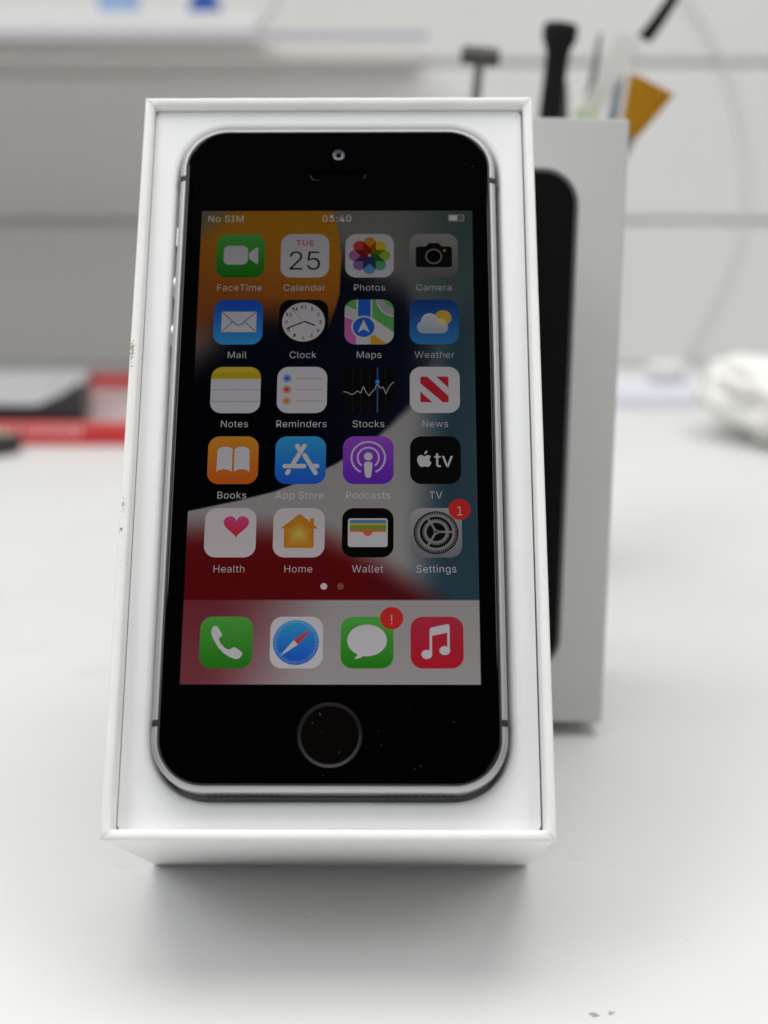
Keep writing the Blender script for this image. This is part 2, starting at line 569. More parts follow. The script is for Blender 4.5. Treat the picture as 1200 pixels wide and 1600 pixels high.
def wallpaper(u, v):
    """plain stand-in for the phone's backdrop: soft bands of amber, navy, grey, dark red and teal"""
    g = lambda *c: np.array(c, float)
    sh = u.shape
    # teal right, grey upper middle
    c = np.broadcast_to(g(126, 122, 118), sh + (3,)).copy()
    c = mixc(c, g(71, 90, 90), ss(215, 318, u + .12 * v))
    c = mixc(c, g(48, 72, 80), ss(100, 300, v) * ss(240, 300, u))
    # navy body, its upper boundary soft
    up = np.interp(u, [0, 150, 175, 200, 240, 270, 300, 320], [150, 40, 62, 78, 100, 150, 250, 420])
    navy = mixc(np.broadcast_to(g(10, 14, 30), sh + (3,)), g(2, 3, 6), ss(250, 60, u) * ss(120, 260, v))
    nb = ss(-30, 38, v - up) * ss(300, 238, u - .06 * v + 16)
    c = mixc(c, navy, nb)
    # amber disc at upper left
    arc = np.interp(v, [-5, 1, 30, 60, 110, 134, 157, 200], [153, 155, 163, 166, 164, 158, 151, 132])
    amb = mixc(np.broadcast_to(g(190, 122, 20), sh + (3,)), g(140, 66, 26), ss(10, 170, v + .25 * (80 - u)))
    amb = mixc(amb, g(118, 108, 92), ss(62, 6, u + 1.1 * v))
    edge = ss(1.0, -1.0, u - arc)
    fade = ss(176, 118, v + .10 * (u - 60) + 10 * np.sin(u / 40.0))
    pinkish = mixc(np.broadcast_to(navy, sh + (3,)), g(112, 92, 86), ss(62, 0, u + .35 * np.abs(v - 172)) * ss(228, 160, v + .5 * u))
    left = edge * ss(170, 150, u + 0 * v)
    c = mixc(c, pinkish, left * ss(100, 150, v))
    c = mixc(c, amb, edge * fade)
    # lower arc and the pale band under it
    low = np.interp(u, [0, 54, 95, 120, 152, 165, 209, 224, 235, 245, 260, 275, 300, 320], [374, 362, 351, 341, 324, 317, 286, 272, 260, 250, 222, 190, 140, 120])
    blur = np.interp(u, [0, 120, 200, 250, 320], [1.1, 1.1, 3.0, 12, 40])
    pale = mixc(np.broadcast_to(g(159, 154, 153), sh + (3,)), g(46, 70, 84), ss(238, 296, u + .05 * (v - 250)))
    pale = mixc(pale, g(70, 84, 90), ss(292, 330, u) * ss(420, 320, v) * .4)
    below = ss(-1, 1, (v - low) / blur)
    c = mixc(c, pale, below)
    # dark red at the bottom, soft upper edge
    rt = np.interp(u, [0, 60, 110, 150, 175, 217, 252, 279, 320], [398, 396, 398, 404, 416, 440, 462, 480, 520])
    red = mixc(np.broadcast_to(g(106, 18, 20), sh + (3,)), g(98, 11, 15), ss(405, 445, v))
    red = mixc(red, g(84, 18, 26), ss(170, 260, u))
    c = mixc(c, red, ss(-26, 22, v - rt))
    # dock: pale frosted strip
    dock = mixc(np.broadcast_to(g(120, 46, 56), sh + (3,)), g(166, 159, 159), ss(20, 165, u + .35 * (v - 500)))
    dock = mixc(dock, g(122, 62, 70), ss(60, 0, u) * ss(480, 560, v) * .7)
    c = mixc(c, dock, (v > 475.6).astype(float))
    return c


nx, ny = 220, 391
us, vs_ = np.meshgrid(np.linspace(0, 320, nx), np.linspace(0, 567.6, ny))
cols = wallpaper(us, vs_)
cols = np.clip(cols * view_falloff(vs_)[..., None] + rng.normal(0, 1.2, cols.shape), 0, 255)  # dimming towards the top is baked into the colours
verts = np.stack([us * PT - SW, SH - vs_ * PT, np.full_like(us, .010)], -1).reshape(-1, 3) - np.array(POFF)
idx = np.arange(nx * ny).reshape(ny, nx)
faces = np.stack([idx[1:, :-1], idx[1:, 1:], idx[:-1, 1:], idx[:-1, :-1]], -1).reshape(-1, 4)
me = bpy.data.meshes.new('display')
me.from_pydata((verts * MM).tolist(), [], faces.tolist())
at = me.color_attributes.new('col', 'FLOAT_COLOR', 'POINT')
a4 = np.ones((nx * ny, 4), np.float32)
a4[:, :3] = s2l(cols.reshape(-1, 3))
at.data.foreach_set('color', a4.ravel())
me.materials.append(M['lcd'])
display = bpy.data.objects.new('display', me)
COL.objects.link(display)
display.parent = phone
tag(display, 'lit screen with amber, navy, grey and dark red bands')

FONT = None
try:
    FONT = bpy.data.fonts.load(os.path.join(bpy.utils.resource_path('LOCAL'), 'datafiles', 'fonts', 'Inter.woff2'))
except Exception:
    FONT = None


def text_polys(s, size, align='CENTER', offset=0.0, spacing=1.0):
    cu = bpy.data.curves.new('txt', 'FONT')
    cu.body = s
    if FONT: cu.font = FONT
    cu.size = size
    cu.align_x = align
    cu.offset = offset
    cu.space_character = spacing
    cu.resolution_u = 3
    cu.fill_mode = 'FRONT'
    o = bpy.data.objects.new('txt', cu)
    COL.objects.link(o)
    dg = bpy.context.evaluated_depsgraph_get()
    dg.update()
    me_ = bpy.data.meshes.new_from_object(o.evaluated_get(dg))
    v = [tuple(p.co) for p in me_.vertices]
    f = [list(p.vertices) for p in me_.polygons]
    bpy.data.objects.remove(o)
    bpy.data.meshes.remove(me_)
    bpy.data.curves.remove(cu)
    return v, f


def clip_poly(poly, clip):
    """Sutherland-Hodgman; clip is convex, counter-clockwise in a y-up frame"""
    out = list(poly)
    for i in range(len(clip)):
        a, b = clip[i], clip[(i + 1) % len(clip)]
        inp, out = out, []
        if not inp: break
        side = lambda p: (b[0] - a[0]) * (p[1] - a[1]) - (b[1] - a[1]) * (p[0] - a[0])
        for j in range(len(inp)):
            p, q = inp[j], inp[(j + 1) % len(inp)]
            sp, sq = side(p), side(q)
            if sp >= 0: out.append(p)
            if (sp >= 0) != (sq >= 0):
                t_ = sp / (sp - sq)
                out.append((p[0] + (q[0] - p[0]) * t_, p[1] + (q[1] - p[1]) * t_))
    return out


class Icon:
    """flat emissive artwork; coordinates 0..100 right and down inside the icon's square"""

    def __init__(s, x, y, size=57.0):
        s.x, s.y, s.k = x, y, size / 100.0
        s.mb = MB()
        s.z = .022
        s.clip = None

    def P(s, p):
        return ((s.x + p[0] * s.k) * PT - SW, SH - (s.y + p[1] * s.k) * PT)

    def poly(s, pts, col, hole=None, clip=False):
        if clip: pts = clip_poly([(p[0], -p[1]) for p in pts], [(q[0], -q[1]) for q in s.frame_pts()[::-1]])
        if clip: pts = [(p[0], -p[1]) for p in pts]
        if len(pts) < 3: return s
        s.z += .004
        loops = [[(*s.P(p), s.z) for p in pts]]
        if hole: loops.append([(*s.P(p), s.z) for p in hole])
        flat = list(pts) + (list(hole) if hole else [])
        b = len(s.mb.v)
        s.mb.tess(loops, 0)
        for i, p in enumerate(flat):
            s.mb.c[b + i] = tuple(col(p) if callable(col) else col)
        return s

    def frame_pts(s):
        # counter-clockwise on screen (y down list reversed by the caller)
        return [(x, y) for x, y, _ in rr(0, 100, 0, 100, 23, 0, 8)]

    def bgd(s, top, bot=None):
        bot = bot or top
        f = lambda p: tuple(top[i] + (bot[i] - top[i]) * p[1] / 100 for i in range(3))
        return s.poly(s.frame_pts(), f)

    def rect(s, x0, y0, x1, y1, col, r=0.0, clip=False):
        pts = [(x, y) for x, y, _ in rr(x0, x1, y0, y1, r, 0, 6)] if r else [(x0, y0), (x1, y0), (x1, y1), (x0, y1)]
        return s.poly(pts, col, clip=clip)

    def disc(s, cx, cy, r, col, n=40, ry=None, clip=False):
        return s.poly([(x, y) for x, y, _ in circ(cx, cy, r, 0, n, ry)], col, clip=clip)

    def ring(s, cx, cy, r1, r0, col, a0=0, a1=360, n=48):
        if a1 - a0 >= 360:
            return s.poly([(x, y) for x, y, _ in circ(cx, cy, r1, 0, n)], col, [(x, y) for x, y, _ in circ(cx, cy, r0, 0, n)][::-1])
        A = [math.radians(a0 + (a1 - a0) * i / n) for i in range(n + 1)]
        pts = [(cx + r1 * math.cos(a), cy + r1 * math.sin(a)) for a in A] + [(cx + r0 * math.cos(a), cy + r0 * math.sin(a)) for a in A[::-1]]
        return s.poly(pts, col)

    def line(s, p, q, w_, col, round_=False):
        p, q = Vector(p), Vector(q)
        d = (q - p).normalized()
        nrm = Vector((-d.y, d.x)) * w_ / 2
        if not round_:
            return s.poly([tuple(p - nrm), tuple(q - nrm), tuple(q + nrm), tuple(p + nrm)], col)
        a = math.atan2(d.y, d.x)
        pts = [(q.x + w_ / 2 * math.cos(a + math.radians(t_)), q.y + w_ / 2 * math.sin(a + math.radians(t_))) for t_ in range(-90, 91, 15)]
        pts += [(p.x + w_ / 2 * math.cos(a + math.radians(t_)), p.y + w_ / 2 * math.sin(a + math.radians(t_))) for t_ in range(90, 271, 15)]
        return s.poly(pts, col)

    def path(s, pts, w_, col):
        for a, b in zip(pts[:-1], pts[1:]): s.line(a, b, w_, col, True)
        return s

    def text(s, t_, cx, base, size, col, offset=0.0, align='CENTER', spacing=1.0):
        s.z += .004
        sz = size * s.k * PT
        v, f = text_polys(t_, sz, align, offset * sz, spacing)
        ox, oy = s.P((cx, base))
        s.mb.add([(p[0] + ox, p[1] + oy, s.z) for p in v], f, 0, [col] * len(v))
        return s

    def build(s, name, label=None, parent=None):
        s.mb.c = [tuple(np.array(c) * view_falloff((SH - p[1]) / PT)) for c, p in zip(s.mb.c, s.mb.v)]
        o = shift(s.mb, POFF).build(name, M['lcd'], parent or display, color=True)
        if label: o['label'] = label
        return o


WH = (206, 202, 206)
WG = (200, 197, 200)
CX = [19.4, 94.9, 170.6, 245.6]
RY = [30.9, 116.1, 200.8, 285.6, 370.4]
DY = 493.6


def I(c, r):
    return Icon(CX[c] + .0, RY[r] if r < 5 else DY, 56.7)


def caption(t_, c, r, col=(214, 210, 212)):
    ic = Icon(CX[c], RY[r], 56.7)
    ic.text(t_, 50, 130.0, 28.2, col, -.006, spacing=1.035)
    ic.build('icon_caption')


# --- row 1
i = I(0, 0).bgd((80, 172, 70), (24, 118, 16))
i.rect(15, 27, 65, 70, WH, 11)
i.poly([(67.5, 43.5), (83, 30.5), (86, 31), (86.5, 34), (86.5, 66), (85.5, 68.5), (83, 69), (67.5, 55.5)], WH)
i.build('app_icon', 'green icon with a white video camera')
caption('FaceTime', 0, 0)
i = I(1, 0).bgd(WH)
i.text('TUE', 50, 27, 26, (196, 46, 48), .010, spacing=1.1)
i.text('25', 50, 82.5, 84, (12, 12, 14), -.004, spacing=.96)
i.build('app_icon', 'white calendar icon with red weekday and number 25')
caption('Calendar', 1, 0)
i = I(2, 0).bgd(WH)
pet = [(214, 128, 30), (214, 190, 30), (140, 176, 60), (84, 160, 116), (84, 146, 198), (128, 102, 168), (170, 98, 158), (204, 58, 46)]


def petal(a, wd=13.2, r0=11, r1=29.5):
    a = math.radians(a)
    d = (math.cos(a), math.sin(a))
    pts = []
    for cr, s0 in ((r1, -90), (r0, 90)):
        for q in range(0, 181, 15):
            b = a + math.radians(s0 + q)
            pts.append((50 + d[0] * cr + wd * math.cos(b), 50 + d[1] * cr + wd * math.sin(b)))
    return pts


P8 = [petal(-90 + 45 * q) for q in range(8)]
for q in range(8): i.poly(P8[q], pet[q])
for q in range(8):
    a, b = P8[q], P8[(q + 1) % 8]
    inter = clip_poly(a, b)
    ca, cb = pet[q], pet[(q + 1) % 8]
    if len(inter) > 2: i.poly(inter, tuple(ca[d] * cb[d] / 255 * .80 + 4 for d in range(3)))
i.disc(50, 50, 3, WG)
i.build('app_icon', 'white icon with a flower of eight coloured petals')
caption('Photos', 2, 0)
i = I(3, 0).bgd((158, 154, 152), (104, 98, 98))
i.poly([(13, 34), (15, 30), (19, 29), (34, 29), (39, 22.5), (42, 21), (59, 21), (62, 22.5), (67, 29), (82, 29), (86, 30), (88, 34), (88, 72), (86, 76), (82, 77), (19, 77), (15, 76), (13, 72)], (14, 12, 12))
i.ring(50, 52, 17.5, 14.5, (128, 126, 126)).disc(50, 52, 12.5, (7, 7, 8)).disc(72.5, 38.5, 3.2, (186, 132, 70))
i.build('app_icon', 'grey icon with a black camera')
caption('Camera', 3, 0, (200, 198, 198))
# --- row 2
i = I(0, 1).bgd((26, 74, 196), (54, 156, 220))
i.rect(16, 27, 87, 72.5, WH, 1.5)
BL = (44, 104, 190)
i.path([(18, 29), (46, 55.5), (51, 57.5), (56, 55.5), (85, 29)], 2.0, BL).line((18, 70.5), (39, 49), 1.8, BL).line((85, 70.5), (63, 49), 1.8, BL)
i.build('app_icon', 'blue icon with a white envelope')
caption('Mail', 0, 1)
i = I(1, 1).bgd((10, 9, 9))
i.disc(50, 50, 43.5, WH, 64)
for h in range(1, 13):
    a = math.radians(h * 30 - 90)
    i.text(str(h), 50 + 34.5 * math.cos(a), 54.6 + 34.5 * math.sin(a), 14.5, (24, 24, 26), .01)
i.line((51.5, 49), (72, 57.5), 3.2, (20, 20, 22), True).line((51, 49.5), (17, 64.5), 3.0, (20, 20, 22), True)
i.line((52, 52), (24, 19), 1.0, (206, 120, 50)).disc(50, 50, 2, (206, 120, 50))
i.build('app_icon', 'black icon with a white round clock face')
caption('Clock', 1, 1)
i = I(2, 1).bgd((206, 200, 202))
GR = (92, 170, 84)
i.poly([(-2, -2), (25, -2), (25, 24), (-2, 12)], GR, clip=True)
i.poly([(55, -2), (103, -2), (103, 76), (55, 40)], GR, clip=True)
i.poly([(64, -2), (66, 12), (76, 28), (90, 37), (103, 40), (103, -2)], WH, clip=True)
i.poly([(66, -2), (68, 10), (78, 26), (90, 34), (103, 37), (103, -2)], (166, 162, 166), clip=True)
i.poly([(79, -2), (81, 6), (88, 15), (96, 19), (103, 20), (103, -2)], GR, clip=True)
i.poly([(24, -2), (56, -2), (56, 60), (24, 60)], WH, clip=True)
i.poly([(27, -2), (53, -2), (53, 60), (27, 60)], (32, 92, 198), clip=True)
i.poly([(-2, 14), (24, 26), (24, 44), (-2, 34)], (192, 190, 192), clip=True)
i.poly([(-2, 38), (22, 48), (24, 103), (-2, 103)], (200, 98, 172), clip=True)
i.poly([(24, 70), (53, 70), (53, 103), (24, 103)], (200, 196, 200), clip=True)
i.poly([(53, 62), (103, 103), (53, 103)], (206, 152, 30), clip=True)
i.poly([(53, 46), (103, 79), (103, 103), (92, 103), (53, 74)], (204, 200, 203), clip=True)
i.disc(39, 62, 25.5, WH).disc(39, 62, 22, (34, 94, 200))
i.poly([(39, 45), (51, 74), (39, 66.5), (27, 74)], WH)
i.build('app_icon', 'map icon with a blue location arrow and green land')
caption('Maps', 2, 1)
i = I(3, 1).bgd((20, 60, 140), (52, 126, 190))
i.disc(68, 41, 17, (214, 170, 60))
cl = (196, 204, 212)


def cloudc(p):
    t_ = min(max((p[1] - 32) / 44, 0), 1)
    return (206 - 44 * t_, 208 - 34 * t_, 214 - 18 * t_)


i.rect(15, 50, 78, 76, cloudc, 12.9).disc(41, 49, 18, cloudc).disc(64, 60, 13.5, cloudc).disc(29, 62, 14, cloudc)
i.poly(clip_poly([(x, y) for x, y, _ in circ(68, 41, 17, 0, 40)], [(x, y) for x, y, _ in circ(60, 58, 16, 0, 30)]), (222, 204, 144))
i.build('app_icon', 'blue icon with a white cloud and yellow sun')
caption('Weather', 3, 1, (188, 186, 188))
# --- row 3
i = I(0, 2).bgd(WH)
i.rect(0, 0, 100, 26, lambda p: (206, 178, 52) if p[1] < 14 else (196, 162, 24), clip=True)
for q in range(24): i.disc(6 + q * 3.83, 30, .8, (150, 130, 90), 8)
i.line((1, 50), (99, 50), 1.5, (150, 148, 150)).line((1, 75), (99, 75), 1.5, (150, 148, 150))
i.build('app_icon', 'white notepad icon with a yellow top')
caption('Notes', 0, 2)
i = I(1, 2).bgd(WH)
for yy, cc_ in ((25, (40, 96, 206)), (49.5, (204, 66, 58)), (74, (206, 128, 44))):
    i.ring(19.5, yy, 8.2, 6.3, cc_).disc(19.5, yy, 5.0, cc_).line((39, yy), (91, yy), 1.5, (150, 146, 150))
i.build('app_icon', 'white list icon with blue, red and orange dots')
caption('Reminders', 1, 2)
i = I(2, 2).bgd((8, 8, 10), (12, 12, 14))
for q in (18, 34, 52, 84): i.line((q, 2), (q, 98), .8, (40, 40, 44))
i.line((67.5, 1), (67.5, 99), 2.4, (52, 96, 160))
i.path([(0, 54), (6, 55), (15, 60), (20, 59), (28, 52.5), (34, 57.5), (39.5, 43), (45, 56), (51, 63), (57, 54), (62, 50), (67, 35), (73, 47), (79, 44.5), (84.5, 59), (90, 45.5), (95, 38), (100, 34)], 1.6, (176, 174, 176))
i.disc(67.5, 33, 5.0, (44, 104, 170)).disc(67.5, 33, 2.8, (76, 148, 210))
i.build('app_icon', 'black icon with a white share price line')
caption('Stocks', 2, 2)
i = I(3, 2).bgd(WH)
RD = (190, 36, 52)
i.poly([(21, 24), (23, 21.5), (35, 21.5), (77.5, 64), (77.5, 74), (75.5, 77), (66, 77), (21, 36)], RD)
i.poly([(53, 21.5), (75.5, 21.5), (77.5, 24), (77.5, 46)], RD).poly([(21, 54), (45, 77), (23, 77), (21, 75)], RD)
i.build('app_icon', 'white icon with a red striped letter N')
caption('News', 3, 2, (200, 198, 200))
# --- row 4
i = I(0, 3).bgd((214, 140, 40), (206, 92, 26))
for s in (0, 1):
    f = (lambda x: x) if s == 0 else (lambda x: 101 - x)
    i.poly([(f(x), y) for x, y in ((18, 72), (19, 28), (22, 25), (28, 22.5), (35, 21.5), (43, 23.5), (48.5, 27), (48.5, 74), (42, 70.5), (35, 69), (27, 69.5), (21, 72), (18.5, 75))], WH)
i.build('app_icon', 'orange icon with a white open book')
caption('Books', 0, 3)
i = I(1, 3).bgd((52, 156, 214), (28, 88, 206))
W_ = 9.0
i.line((57, 20), (36, 57), W_, WH, True).line((43, 20), (47.5, 27.5), W_, WH, True)
i.line((19, 62.5), (57, 62.5), W_, WH, True).line((58, 40), (80, 77), W_, WH, True).line((72, 62.5), (83, 62.5), W_, WH, True).line((27, 73), (24.5, 77), W_, WH, True)
i.build('app_icon', 'blue icon with a white letter A of three sticks')
caption('App Store', 1, 3, (214, 210, 214))
i = I(2, 3).bgd((152, 70, 196), (96, 38, 180))
PW = (202, 186, 212)
i.ring(50, 45, 35, 31.2, PW, 116, 424).ring(50, 45, 22.8, 19.2, PW, 128, 412)
i.disc(50, 42.5, 8.4, WH)
i.poly([(42, 56), (45, 54), (50, 53.4), (55, 54), (58, 56), (58.6, 60), (56, 82), (54.5, 86), (50, 87.5), (45.5, 86), (44, 82), (41.4, 60)], WH)
i.build('app_icon', 'purple icon with a white broadcasting figure')
caption('Podcasts', 2, 3, (214, 210, 214))
i = I(3, 3).bgd((12, 12, 12))
ap = [(29, 42.5), (32, 40.5), (36, 39.6), (39.5, 40.8), (41.2, 43), (39, 45.6), (38.3, 49), (39.2, 52.6), (42.2, 55), (40.6, 59.2), (37.6, 63.4), (35.0, 64.6), (31.6, 63.9), (28.6, 63.2), (25.4, 63.9), (22.4, 64.7), (19.6, 63.2), (16, 58), (14.2, 52.4), (14.0, 47.2), (15.6, 42.6), (19, 40), (23, 39.6), (26, 41.2)]
i.poly(ap, WH).poly([(28.2, 38.4), (28.4, 34.6), (30.6, 31.4), (34.2, 29.6), (34.0, 33.2), (31.8, 36.8)], WH)
i.text('tv', 66.5, 64.5, 60, WH, .004, spacing=1.02)
i.build('app_icon', 'black icon with a white bitten apple and the letters tv')
caption('TV', 3, 3)
# --- row 5
i = I(0, 4).bgd((210, 200, 204))


def heart(cx, cy, k):
    out = []
    for q in range(60):
        t_ = 2 * math.pi * q / 60
        out.append((cx + k * 16 * math.sin(t_) ** 3, cy - k * (13 * math.cos(t_) - 5 * math.cos(2 * t_) - 2 * math.cos(3 * t_) - math.cos(4 * t_))))
    return out


i.poly(heart(61, 35, 1.55), lambda p: tuple(np.array((210, 68, 142)) + (np.array((212, 42, 52)) - np.array((210, 68, 142))) * min(max((p[1] - 17) / 40, 0), 1)))
i.build('app_icon', 'white icon with a pink heart')
caption('Health', 0, 4, (206, 190, 194))
i = I(1, 4).bgd((208, 198, 202))
hs = [(14, 41.5), (50, 12), (54, 13.5), (71, 27.5), (71, 21), (79, 21), (79, 34), (87, 41.5), (79, 42), (79, 78), (77, 81), (24, 81), (21, 78), (21, 42)]
i.poly(hs, (200, 128, 34))
for q in range(7):
    k = 1 - q * .14
    cx_, cy_ = 50, 50
    t_ = q / 6
    i.poly([(cx_ + (x - cx_) * k, cy_ + (y - cy_) * k + 2) for x, y in ((26, 42), (50, 22), (74, 42), (74, 76), (26, 76))], (202 + 8 * t_, 132 + 52 * t_, 36 + 50 * t_))
i.build('app_icon', 'white icon with an orange house')
caption('Home', 1, 4, (206, 190, 194))
i = I(2, 4).bgd((10, 9, 8))
i.rect(11.5, 21, 88.5, 79, WH, 5)
i.rect(15, 24, 86, 40, (72, 132, 174), 3).rect(15, 31, 86, 46, (214, 162, 60), 3).rect(15, 35, 86, 50, (112, 150, 50), 3).rect(15, 44, 86, 54, (214, 96, 70), 2)
i.poly([(14, 48.5), (38, 48.5), (42, 50.5), (46, 56), (50, 57.5), (54, 56), (58, 50.5), (62, 48.5), (87, 48.5), (87, 74), (84, 77), (16, 77), (14, 74)], WH)
i.poly([(37, 47.5), (40.5, 49.8), (45, 55.5), (50, 57.6), (55, 55.5), (59.5, 49.8), (63, 47.5)], (214, 96, 70))
i.build('app_icon', 'black icon with a wallet of coloured cards')
caption('Wallet', 2, 4, (206, 196, 200))
i = I(3, 4).bgd((166, 162, 166), (120, 117, 122))
DK = (16, 16, 18)
GY = (138, 136, 138)
i.disc(50, 50, 43.5, DK, 64)
for q in range(60):
    a = 2 * math.pi * q / 60
    i.line((50 + 36.2 * math.cos(a), 50 + 36.2 * math.sin(a)), (50 + 41.2 * math.cos(a), 50 + 41.2 * math.sin(a)), 1.7, GY)
i.ring(50, 50, 36.8, 31.5, GY)
for q in range(48):
    a = 2 * math.pi * q / 48
    i.line((50 + 22 * math.cos(a), 50 + 22 * math.sin(a)), (50 + 26.5 * math.cos(a), 50 + 26.5 * math.sin(a)), 1.5, GY)
i.ring(50, 50, 23.5, 18.6, GY)
for a in (0, 120, 240):
    a = math.radians(a)
    i.line((50 + 3 * math.cos(a), 50 + 3 * math.sin(a)), (50 + 33 * math.cos(a), 50 + 33 * math.sin(a)), 4.2, GY)
i.disc(50, 50, 4.8, GY).disc(50, 50, 2.2, DK)
i.build('app_icon', 'grey icon with a dark cogwheel')
caption('Settings', 3, 4, (214, 206, 210))
i = I(3, 4)
i.z = 2.0 * .3
i.z = .40
i.disc(96, 4, 21.5, (206, 44, 40), 48).text('1', 96, 16.5, 38, (212, 190, 192), -.01)
i.build('notification_badge', 'red round badge with number 1')
# --- page dots
i = Icon(0, 0, 100)
i.disc(151.6, 459.8, 3.7, (214, 202, 206), 28)
i.disc(169.7, 459.8, 3.7, (128, 76, 80), 28)
i.build('page_dots')
# --- dock
i = I(0, 5).bgd((80, 164, 66), (40, 122, 26))
hp = [(21, 27), (24, 20), (28, 17.5), (32, 19), (41, 33), (41.5, 36.5), (36, 42.5), (36.5, 46), (40, 52.5), (47, 60), (53, 63.5), (57, 64), (64, 59.5), (68, 60), (79, 68), (81.5, 71.5), (79, 77), (74, 81.5), (68, 82), (58, 78.5), (46, 71), (35, 59.5), (26, 45), (21.5, 34)]
i.poly(hp, WH)
i.build('app_icon', 'green dock icon with a white telephone handset')
i = I(1, 5).bgd((208, 202, 206))
i.disc(49, 50, 43.5, lambda p: (50 + (30 - 50) * p[1] / 100, 164 + (78 - 164) * p[1] / 100, 214 + (200 - 214) * p[1] / 100), 64)
for q in range(72):
    a = 2 * math.pi * q / 72
    r0 = 35.5 if q % 2 else 37.5
    i.line((49 + r0 * math.cos(a), 50 + r0 * math.sin(a)), (49 + 41.5 * math.cos(a), 50 + 41.5 * math.sin(a)), .8, (150, 190, 222))
i.poly([(79.5, 23), (53, 55), (45, 46)], (206, 58, 58)).poly([(19.5, 77), (45, 46), (53, 55)], WH)
i.build('app_icon', 'white dock icon with a blue compass')
i = I(2, 5).bgd((84, 172, 70), (40, 130, 26))
i.disc(50, 46, 37.5, (208, 204, 209), 56, 30.5)
i.poly([(30, 68), (32, 74), (26, 82), (36, 80), (46, 75), (48, 68)], (208, 204, 209))
i.build('app_icon', 'green dock icon with a white speech bubble')
i = I(3, 5).bgd((184, 46, 68), (186, 28, 44))
i.poly([(36, 25.5), (38, 21.5), (69, 14.5), (73, 15), (74, 18), (74, 64), (69.5, 64), (69.5, 31), (40.5, 37), (40.5, 72), (36, 72)], WH)
i.disc(30.5, 73, 10.2, WH, 32, 8.6).disc(64.5, 65.5, 10.2, WH, 32, 8.6)
i.build('app_icon', 'red dock icon with a white pair of music notes')
i = I(2, 5)
i.z = .40
i.disc(96.5, 4, 22, (206, 44, 40), 48).text('!', 96.5, 16.5, 38, (212, 190, 192), -.01)
i.build('notification_badge', 'red round badge with an exclamation mark')
# --- status bar
i = Icon(0, 0, 100)
i.text('No SIM', 7.0, 14.4, 16.4, (236, 228, 220), .004, 'LEFT', 1.06)
i.text('03:40', 160, 14.4, 16.4, (240, 234, 228), .008, spacing=1.08)
i.build('status_text')
i = Icon(0, 0, 100)
i.rect(291.5, 5.2, 310.5, 14.2, (190, 198, 198), 2.0).rect(292.3, 6.0, 309.7, 13.4, (112, 124, 128), 1.5).rect(292.8, 6.4, 302.3, 13.0, (250, 246, 240), 1.2)
i.build('battery_symbol')

# dust on the glass
m = glass_mb
for (dx, dy, r_) in [(-25.6, 47.4, .12), (24.0, 54.0, .16), (25.3, 53.6, .12), (-13.5, 53.5, .05), (17.5, 46.2, .08), (-1.3, 46.2, .09), (8.0, -52.0, .13), (20.4, -50.5, .16), (14.0, -58.2, .12), (14.9, -57.7, .14),
                     (-1.6, -48.9, .10), (1.7, -55.5, .06), (-5.9, -48.2, .06), (-1.0, -59.2, .12), (27.0, 12.0, .07), (26.9, -16, .06), (-26.4, 2.0, .07), (-26.6, -19, .06), (12, -45.6, .1), (-3.5, 56.8, .05)]:
    a = random.uniform(0, 3)
    r_ *= .75
    L = r_ * random.uniform(1.4, 3.2)
    p0 = Vector((dx, dy, .006))
    d = Vector((math.cos(a), math.sin(a), 0))
    e = Vector((-d.y, d.x, 0)) * r_ * .3
    m.add([p0 - d * L / 2 - e * .4, p0 - e, p0 + d * L / 2, p0 + e], [[0, 1, 2, 3]], 1)
for _ in range(36):
    dx, dy = random.uniform(-27, 27), random.choice([random.uniform(46, 59), random.uniform(-60, -46)])
    if math.hypot(dx - HB[0], dy - HB[1]) < 5.6 or (abs(dx) < 6 and 50 < dy < 58): continue
    r_ = random.uniform(.018, .045)
    m.add([(dx - r_, dy, .006), (dx, dy - r_, .006), (dx + r_, dy, .006), (dx, dy + r_, .006)], [[0, 1, 2, 3]], 1)
for (dx, dy, r_, zz) in [(-1.6, -49.2, .11, -.262), (1.6, -55.4, .06, -.262), (-2.8, -50.6, .05, -.262), (-1.2, -52.2, .05, -.262)]:
    m.add([(dx - r_, dy, zz), (dx, dy - r_, zz), (dx + r_, dy, zz), (dx, dy + r_, zz)], [[0, 1, 2, 3]], 1)
shift(m, POFF).build('cover_glass', [M['glass'], M['dust']], phone, smooth=30)

# ------------------------------------------------------------------ the lid standing behind
LA = math.radians(9.45 - .25)
ZL = 342.4
up = Vector((0, math.cos(LA), math.sin(LA)))
out = Vector((0, -math.sin(LA), math.cos(LA)))
RM = Matrix(((1, up.x, out.x), (0, up.y, out.y), (0, up.z, out.z))).to_4x4()
br = Vector((340 / FPX * ZL, -330 / FPX * ZL, -ZL)) * MM
LID = CAMM @ Matrix.Translation(br) @ RM @ Matrix.Rotation(math.radians(-1.19), 4, 'Z')
LW, LH, LD = 75.0, 139.5, 50.0
LOFF = Vector((-LW / 2, 0, -LD))
lid = empty('box_lid', LID @ Matrix.Translation(LOFF * MM))
tag(lid, 'white box lid standing on end behind the open box, printed with a black phone', 'box lid')
m = MB()
r = .7
m.loft([rr(-LW, 0, 0, LH, r, -LD, 4), rr(-LW, 0, 0, LH, r, -.5, 4), rr(-LW + .12, -.12, .12, LH - .12, r, -.16, 4), rr(-LW + .45, -.45, .45, LH - .45, r, 0, 4)], 0, False, True)
m.loft([rr(-LW + 1.6, -1.6, 1.6, LH - 1.6, .5, -2, 4), rr(-LW + 1.6, -1.6, 1.6, LH - 1.6, .5, -LD, 4), rr(-LW, 0, 0, LH, r, -LD, 4)], 0, True, False)
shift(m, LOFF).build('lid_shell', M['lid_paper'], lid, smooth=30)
m = MB()
x0, x1, y0, y1 = -LW + 10.6, -10.6, 12.4, 128.6
R_ = 8.2
